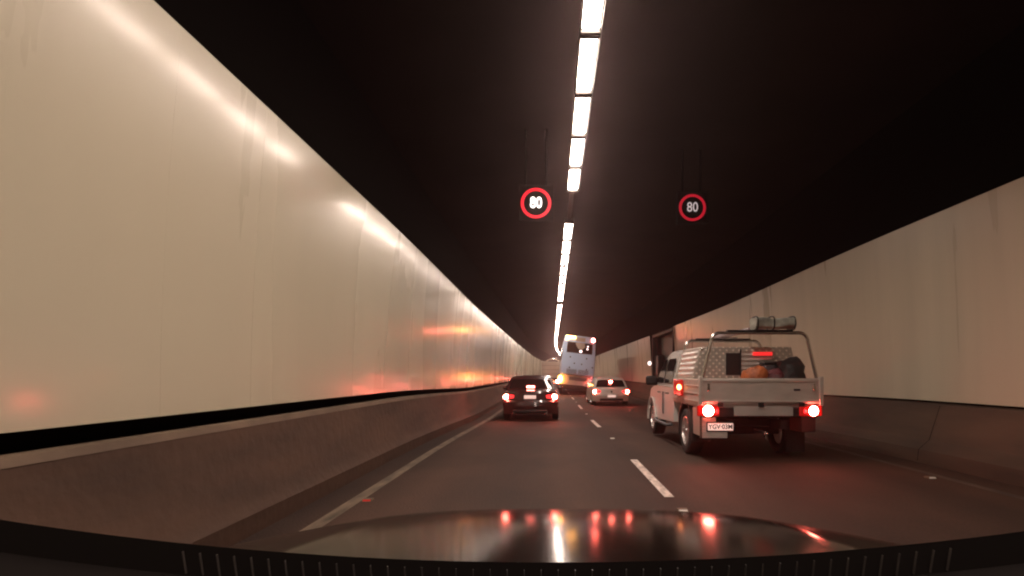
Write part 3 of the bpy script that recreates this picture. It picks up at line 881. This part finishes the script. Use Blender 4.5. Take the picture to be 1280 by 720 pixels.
    for y_, z_ in ((-0.015, 2.012), (1.825, 1.997)):
        obj("rack_pad", B((-0.50, 0.50, y_, y_ + 0.07, z_, z_ + 0.018)), M['black'], t)
    # red box with a glowing orange centre on the tray's left front
    sl = obj("side_glow_box", B((-tw - 0.065, -tw - 0.016, 1.0, 1.58, 0.98, 1.26)), M['red_lens'], t, bevel=0.02)
    tag(sl, "red side box with glowing orange centre")
    bm = bmesh.new(); ellipsoid(bm, (-tw - 0.066, 1.12, 1.13), (0.02, 0.16, 0.05)); obj("lamp_core", bm, M['orange_side'], sl, smooth=60)
    # wheels
    for sg in (-1, 1):
        wheel("wheel", t, sg * 0.775, 1.05, 0.385, 0.385, 0.25, sg)
        wheel("wheel", t, sg * 0.775, 4.15, 0.385, 0.385, 0.25, sg)
    # front bits (other viewpoints)
    obj("front_bumper", B((-0.84, 0.84, 5.02, 5.14, 0.36, 0.60)), M['white_paint'], t, bevel=0.04)
    bpt = P(3.175, s, 0.0)
    # load on the rack: rolled tarp tied with straps
    c = empty("rolled_tarp", "grey green rolled tarp strapped on top of the tray truck's rear hoop", "tarp", bpt + Vector((0, 0, 0)))
    def roll(x, y, z, tt): return (x, y, z)
    bm = bmesh.new()
    n = 28; rows = []
    rnd = random.Random(5)
    for i in range(9):
        yy = -0.10 + 0.055 * i
        # this roll lies across the hoop, so rows run along x instead
    nrow = 16
    for i in range(nrow + 1):
        u = i / nrow; xx = -0.10 + 0.60 * u
        pinch = 1 - 0.12 * math.exp(-((u - 0.45) / 0.05) ** 2) + 0.10 * (abs(u - .5) * 2) ** 6
        rows.append([bm.verts.new((xx, 0.02 + 0.14 * pinch * math.copysign(abs(math.cos(2 * PI * k / n)) ** 0.6, math.cos(2 * PI * k / n)) * (1 + 0.06 * math.sin(5 * 2 * PI * k / n + u * 4)),
                                   2.128 + 0.083 * pinch * math.copysign(abs(math.sin(2 * PI * k / n)) ** 0.6, math.sin(2 * PI * k / n)) * (1 + 0.07 * math.sin(3 * 2 * PI * k / n + u * 6)) + 0.01 * math.sin(u * 9))) for k in range(n)])
    for a, b in zip(rows, rows[1:]):
        for k in range(n): bm.faces.new((a[k], a[(k + 1) % n], b[(k + 1) % n], b[k]))
    bm.faces.new(rows[0]); bm.faces.new(rows[-1][::-1])
    obj("roll", bm, M['tarp'], c, smooth=50)
    for xs_ in (-0.075, 0.17, 0.485):
        bm = bmesh.new(); tube(bm, [(xs_, 0.02 + 0.158 * math.copysign(abs(math.cos(a)) ** 0.6, math.cos(a)), 2.128 + 0.103 * math.copysign(abs(math.sin(a)) ** 0.6, math.sin(a))) for a in [2 * PI * q / 20 for q in range(21)]], 0.011, 6)
        obj("strap", bm, M['black'], c, smooth=50)
    # pale sheet-wrapped boards lying lengthways on the hoops
    c2 = empty("wrapped_boards", "pale sheet wrapped boards lying lengthways across both hoops of the tray truck", "wrapped boards", bpt + Vector((0, 0, 0)))
    bm = bmesh.new(); rows = []
    for i in range(13):
        u = i / 12; yy = 0.22 + 1.85 * u
        w = 0.13 - 0.05 * u; h = 0.030 + 0.012 * math.sin(u * 9)
        xc = 0.02 - 0.06 * u; zc_ = 2.055 - 0.0 * u
        rows.append([bm.verts.new((xc + w * math.copysign(abs(math.cos(a)) ** .6, math.cos(a)), yy, zc_ + h * math.copysign(abs(math.sin(a)) ** .6, math.sin(a)) + 0.004 * math.sin(a * 4 + i))) for a in [2 * PI * q / 18 for q in range(18)]])
    for a, b in zip(rows, rows[1:]):
        for k in range(18): bm.faces.new((a[k], a[(k + 1) % 18], b[(k + 1) % 18], b[k]))
    bm.faces.new(rows[0]); bm.faces.new(rows[-1][::-1])
    tag(link_none(obj("bundle", bm, M['tarp_pale'], c2, smooth=50)))
    for yy in (0.6, 1.5):
        bm = bmesh.new(); box(bm, -0.13, 0.15, yy, yy + .03, 2.005, 2.013)
        obj("strap", bm, M['black'], c2)
    # things in the tray
    def lump(name, label, cat, c0, r0, m, seed):
        rr = random.Random(seed)
        bm = bmesh.new(); vs = ellipsoid(bm, (0, 0, 0), (1, 1, 1), 20, 14)
        ph = [rr.uniform(0, 6) for _ in range(6)]
        for v in vs:
            q = v.co.copy()
            k_ = 1 + 0.09 * math.sin(9 * q.x + ph[3]) * math.sin(8 * q.z + ph[4]) + 0.10 * math.sin(4 * q.x + ph[0]) + 0.08 * math.sin(6 * q.z + ph[1]) + 0.07 * math.sin(7 * q.y + 3 * q.x + ph[2])
            sq = [math.copysign(abs(w_) ** 0.7, w_) for w_ in q]
            v.co = Vector((sq[0] * r0[0] * k_, sq[1] * r0[1] * k_, max(-0.98, sq[2] * k_) * r0[2]))
        zmin = min(v.co.z for v in vs)
        for v in vs: v.co.z -= zmin
        o = obj(name, bm, m, None, smooth=60, loc=bpt + Vector(c0))
        tag(o, label, cat)
        return o
    b1 = lump("orange_bag", "crumpled orange bag in the tray behind the tailgate", "bag", (0.02, 0.28, 0.905), (0.20, 0.19, 0.29), M['bag_orange'], 1)
    b2 = lump("maroon_bag", "dark maroon bag beside the orange bag in the tray", "bag", (0.30, 0.30, 0.905), (0.15, 0.2, 0.27), M['bag_maroon'], 2)
    b3 = lump("tool_bag", "tall black tool bag at the right end of the tray", "bag", (0.60, 0.34, 0.905), (0.25, 0.20, 0.33), M['bag_dark'], 3)
    cr = empty("tool_crate", "black ribbed crate standing behind the bags in the tray", "crate", bpt + Vector((0.42, 0.50, 0.905)), 0.12)
    obj("body", B((-0.20, 0.20, -0.08, 0.08, 0.0, 0.60)), M['grey_trim'], cr, bevel=0.015)
    obj("rim", B((-0.215, 0.215, -0.095, 0.095, 0.601, 0.64)), M['black'], cr, bevel=0.008)
    return t
def link_none(o): return o
make_ute()

# ------------------------------------------------------------ bus changing lanes
def make_bus():
    s = 40.5
    t = empty("bus", "tall pale blue grey coach straddling the lane line with its left indicators flashing", "bus", P((719 - 690) * s / 700, s, 0), -0.004)
    t.scale = (0.97, 1, 1.045)
    # the body leans on its suspension
    roll = 0.10
    R = Matrix.Rotation(roll, 4, 'Y')
    def X(bm): bm.transform(R); return bm
    zc0 = 1.36
    # upper body
    pts = [(-1.25, zc0), (1.25, zc0), (1.25, 2.4), (1.17, 3.95), (1.05, 4.09), (-1.05, 4.09), (-1.17, 3.95), (-1.25, 2.4)]
    bm = bmesh.new(); ngon_prism(bm, pts, 'y', 0.0, 11.5)
    for v in bm.verts:
        if v.co.z > 2.4 and v.co.y < 1: v.co.y += (v.co.z - 2.4) * 0.07
    obj("body", X(bm), M['bus_paint'], t, bevel=0.07, seg=3)
    # lower engine bay
    obj("engine_cover", X(B((-1.12, 1.02, 0.22, 11.3, 0.55, zc0 - .01))), M['bus_lower'], t, bevel=0.05)
    obj("bumper", X(B((-1.22, 1.22, 0.06, 0.5, 0.30, 0.66))), M['black'], t, bevel=0.05)
    obj("lower_skirt", X(B((-1.22, -1.13, 0.52, 11.2, 0.34, zc0 - .02), (1.03, 1.22, 0.52, 11.2, 0.34, zc0 - .02))), M['bus_paint'], t, bevel=0.02)
    def back(z): return max(0, z - 2.4) * 0.07
    win = bmesh.new(); box(win, -0.93, 0.97, 0, 0.02, 2.88, 3.62)
    for v in win.verts: v.co.y += back(v.co.z) - 0.012
    obj("rear_window", X(win), M['glass'], t, bevel=0.008)
    # tan panel above the rear window
    bm = bmesh.new(); box(bm, -0.30, 0.38, 0, 0.012, 3.70, 3.98)
    for v in bm.verts: v.co.y += back(v.co.z) - 0.016
    obj("tan_panel", X(bm), M['truck_box'], t, bevel=0.004)
    bm = bmesh.new(); vs = [(-0.32, 3.60), (0.36, 3.60), (0.42, 3.32), (0.15, 3.10), (-0.10, 3.20), (-0.28, 3.45)]
    ngon_prism(bm, vs, 'y', -0.004, -0.001)
    for v in bm.verts: v.co.y += back(v.co.z) - 0.012
    obj("window_reflection", X(bm), M['truck_box'], t)  # tan patch painting a tunnel light's reflection on the glass
    for (xx, zz, rr) in ((0.12, 3.02, 0.11), (0.60, 3.22, 0.07), (0.62, 3.40, 0.06)):
        bm = bmesh.new(); disc_y(bm, xx, zz, back(zz) - 0.018, rr, rr * 0.9, 0.01)
        obj("lamp_reflection", X(bm), mat("bus_lamp_reflection", (0.9, 0.8, 0.8), 0.3, emit=(1, 0.75, 0.72), strength=1.6), t, smooth=60)  # glowing discs standing in for lamps reflected in the rear window
    for (xx, zz) in ((-0.62, 2.58), (0.60, 2.56), (-0.28, 2.16), (0.27, 2.14), (-0.62, 1.84), (0.66, 1.80), (1.08, 1.98), (-0.9, 3.98)):
        bm = bmesh.new(); disc_y(bm, xx, zz, back(zz) - 0.01, 0.055, 0.05, 0.015)
        obj("marker_reflector", X(bm), M['steel_dark'], t, smooth=60)
    for x0, x1 in ((-0.82, -0.06), (0.06, 0.82)):
        bm = bmesh.new(); box(bm, x0, x1, -0.006, -0.001 + .0, 1.42, 1.74)
        v_ = obj("vent", X(bm), M['grey_trim'], t)
        bm = bmesh.new()
        for k in range(8): box(bm, x0 - .01, x1 + .01, -0.022, -0.008, 1.425 + 0.04 * k, 1.443 + 0.04 * k)
        obj("vent_slats", X(bm), M['bus_paint'], v_)
    bm = bmesh.new(); box(bm, -0.55, 0.75, 0.20, 0.215, 0.98, 1.20); obj("engine_grille", X(bm), M['grey_trim'], t)
    bm = bmesh.new(); box(bm, -0.19, 0.19, 0.200, 0.21, 0.74, 0.86); obj("number_plate", X(bm), M['bus_lower'], t)
    # lamps: left indicators on (top and bottom), right tail lamps red
    bm = bmesh.new(); ngon_prism(bm, [(-1.08, 3.72), (-0.92, 3.72), (-0.86, 3.84), (-0.36, 3.86), (-0.36, 4.03), (-1.04, 4.03)], 'y', 0.065, 0.10)
    obj("top_indicator", X(bm), M['orange'], t, bevel=0.01)
    bm = bmesh.new(); disc_y(bm, 0.98, 3.88, 0.085, 0.12, 0.12, 0.04)
    obj("top_tail_lamp", X(bm), M['brake'], t, smooth=60)
    bm = bmesh.new(); disc_y(bm, -1.22, 0.98, -0.02, 0.17, 0.26, 0.05)
    obj("indicator", X(bm), M['orange'], t, smooth=60)
    bm = bmesh.new(); disc_y(bm, -1.42, 0.78, -0.0, 0.12, 0.11, 0.04)
    obj("tail_lamp", X(bm), M['brake'], t, smooth=60)
    bm = bmesh.new(); tube(bm, [(-1.2, 0.25, 0.9), (-1.42, 0.03, 0.80)], 0.05, 8); obj("lamp_bracket", X(bm), M['black'], t)
    bm = bmesh.new(); disc_y(bm, 1.10, 0.80, 0.03, 0.12, 0.13, 0.04)
    obj("tail_lamp", X(bm), M['brake'], t, smooth=60)
    for sg in (-1, 1):
        for k in range(5):
            bm = bmesh.new(); box(bm, min(sg * 1.235, sg * 1.262), max(sg * 1.235, sg * 1.262), 0.8 + 2.05 * k, 2.7 + 2.05 * k, 2.35, 3.15)
            o = X(bm); obj("side_window", o, M['glass'], t)
    for sg in (-1, 1):
        for yy in (2.6, 8.9):
            wheel("wheel", t, sg * 1.05, yy, 0.50, 0.50, 0.28, sg)
    return t
make_bus()

# ------------------------------------------------------------ truck far ahead in the left lane
def make_truck():
    s = 66.0
    t = empty("truck", "beige box truck with a rounded hoop on its roof, half hidden behind the bus", "truck", P(-0.02, s, 0), 0.0)
    obj("cargo_box", B((-1.22, 1.22, 0.0, 5.2, 0.95, 2.86)), M['truck_box'], t, bevel=0.03)
    bm = bmesh.new()
    for zz in (1.4, 1.9, 2.4): box(bm, -1.15, 1.15, -0.02, -0.002, zz, zz + .03)
    obj("door_bars", bm, M['grey_trim'], t)
    bm = bmesh.new()
    pts = [(-0.75, 2.86), (-0.62, 3.08), (-0.3, 3.2), (0.4, 3.22), (0.8, 3.1), (1.0, 2.86)]
    for yy in (0.4, 2.2, 4.0): tube(bm, [(x, yy, z) for x, z in pts], 0.05, 8)
    tube(bm, [(-0.62, 0.4, 3.08), (-0.62, 4.0, 3.08)], 0.04, 8); tube(bm, [(0.8, 0.4, 3.1), (0.8, 4.0, 3.1)], 0.04, 8)
    obj("roof_hoop", bm, M['tube'], t, smooth=40)
    obj("cab", B((-1.1, 1.1, 5.3, 7.1, 0.6, 2.6)), M['white_paint'], t, bevel=0.12, seg=3)
    obj("underframe", B((-0.9, 0.9, 0.05, 5.25, 0.62, 0.94)), M['black'], t)
    for sg in (-1, 1):
        lh = obj("tail_lamp", B((sg * 0.95 - .14, sg * 0.95 + .14, -0.02, 0.03, 0.70, 0.90)), M['red_glow'], t)
        bm = bmesh.new(); disc_y(bm, sg * 0.95, 0.80, -0.022, 0.09, 0.08, 0.02); obj("lamp_core", bm, M['brake'], lh, smooth=60)
        for yy in (1.2, 6.2): wheel("wheel", t, sg * 0.95, yy, 0.45, 0.45, 0.28, sg)
make_truck()

# ------------------------------------------------------------ our own car: bonnet, wipers, dash top
own = empty("camera_car", "dark car bonnet and dashboard along the bottom, mirroring the tail lights", "car", (0, 0, 0))
def bonnet(u, v):
    # v: 0 at the windscreen, 1 past the nose ; u across
    a = (u * 2 - 1)
    y = 0.95 + 1.22 * v - 0.30 * (abs(a) ** 3.2) * v ** 1.2
    x = a * (1.06 - 0.06 * v) + 0.05
    z = 0.985 - 0.105 * v - 0.045 * v ** 3 - 0.55 * max(0, v - 0.9) ** 1.6 * 6 - 0.05 * abs(a) ** 3
    # raised crease lines
    z += 0.010 * math.exp(-((abs(a) - 0.62) / 0.05) ** 2) * (1 - v)
    return (x, y, z)
obj("bonnet", patch(bonnet, 60, 50), M['own_paint'], own, smooth=60)
def dash_edge(u):
    px = -10 + 1300 * u
    py = 703 - 46 * ((px - 690) / 640.0) ** 2.0
    return px, py
DY = 0.62
def dashpt(u, v):
    """far edge, a short upright demister lip facing the driver, then the pad"""
    px, py = dash_edge(u)
    x = (px - 690) * DY / 700; z = CAM_H + (468 - py) * DY / 700
    if v < 0.3:
        q = v / 0.3
        return (x, DY - 0.012 * q, z - 0.030 * q)
    q = (v - 0.3) / 0.7
    return (x, DY - 0.012 - 0.28 * q, z - 0.030 - 0.02 * q - 0.20 * max(0, q - .6))
obj("dashboard", patch(dashpt, 60, 20), M['dash'], own, smooth=30)
bm = bmesh.new()
for k in range(46):
    px = 240 + 20.8 * k
    u = (px + 10) / 1300
    r = 0.00035
    p0 = dashpt(u, 0.03); p1 = dashpt(u, 0.27)
    lean = (690 - px) / 700 * 0.006
    box(bm, p0[0] - r, p0[0] + r, p0[1] - 0.016, p0[1] - 0.013, p1[2], p0[2])
    for v in bm.verts[-8:] if False else list(bm.verts)[-8:]:
        if v.co.z < p1[2] + 0.001: v.co.x += lean
obj("demister_slats", bm, M['dash_slat'], own)
# wiper arm at the lower right
bm = bmesh.new(); tube(bm, [(0.80 * (1280 - 690) / 700, 0.80, CAM_H - 0.80 * 200 / 700), (0.80 * (1140 - 690) / 700, 0.80, CAM_H - 0.80 * 226 / 700), (0.80 * (1040 - 690) / 700, 0.80, CAM_H - 0.80 * 243 / 700), (0.80 * (840 - 690) / 700, 0.80, CAM_H - 0.80 * 262 / 700)], 0.0022, 8)
obj("wiper_arm", bm, M['grey_trim'], own, smooth=50)
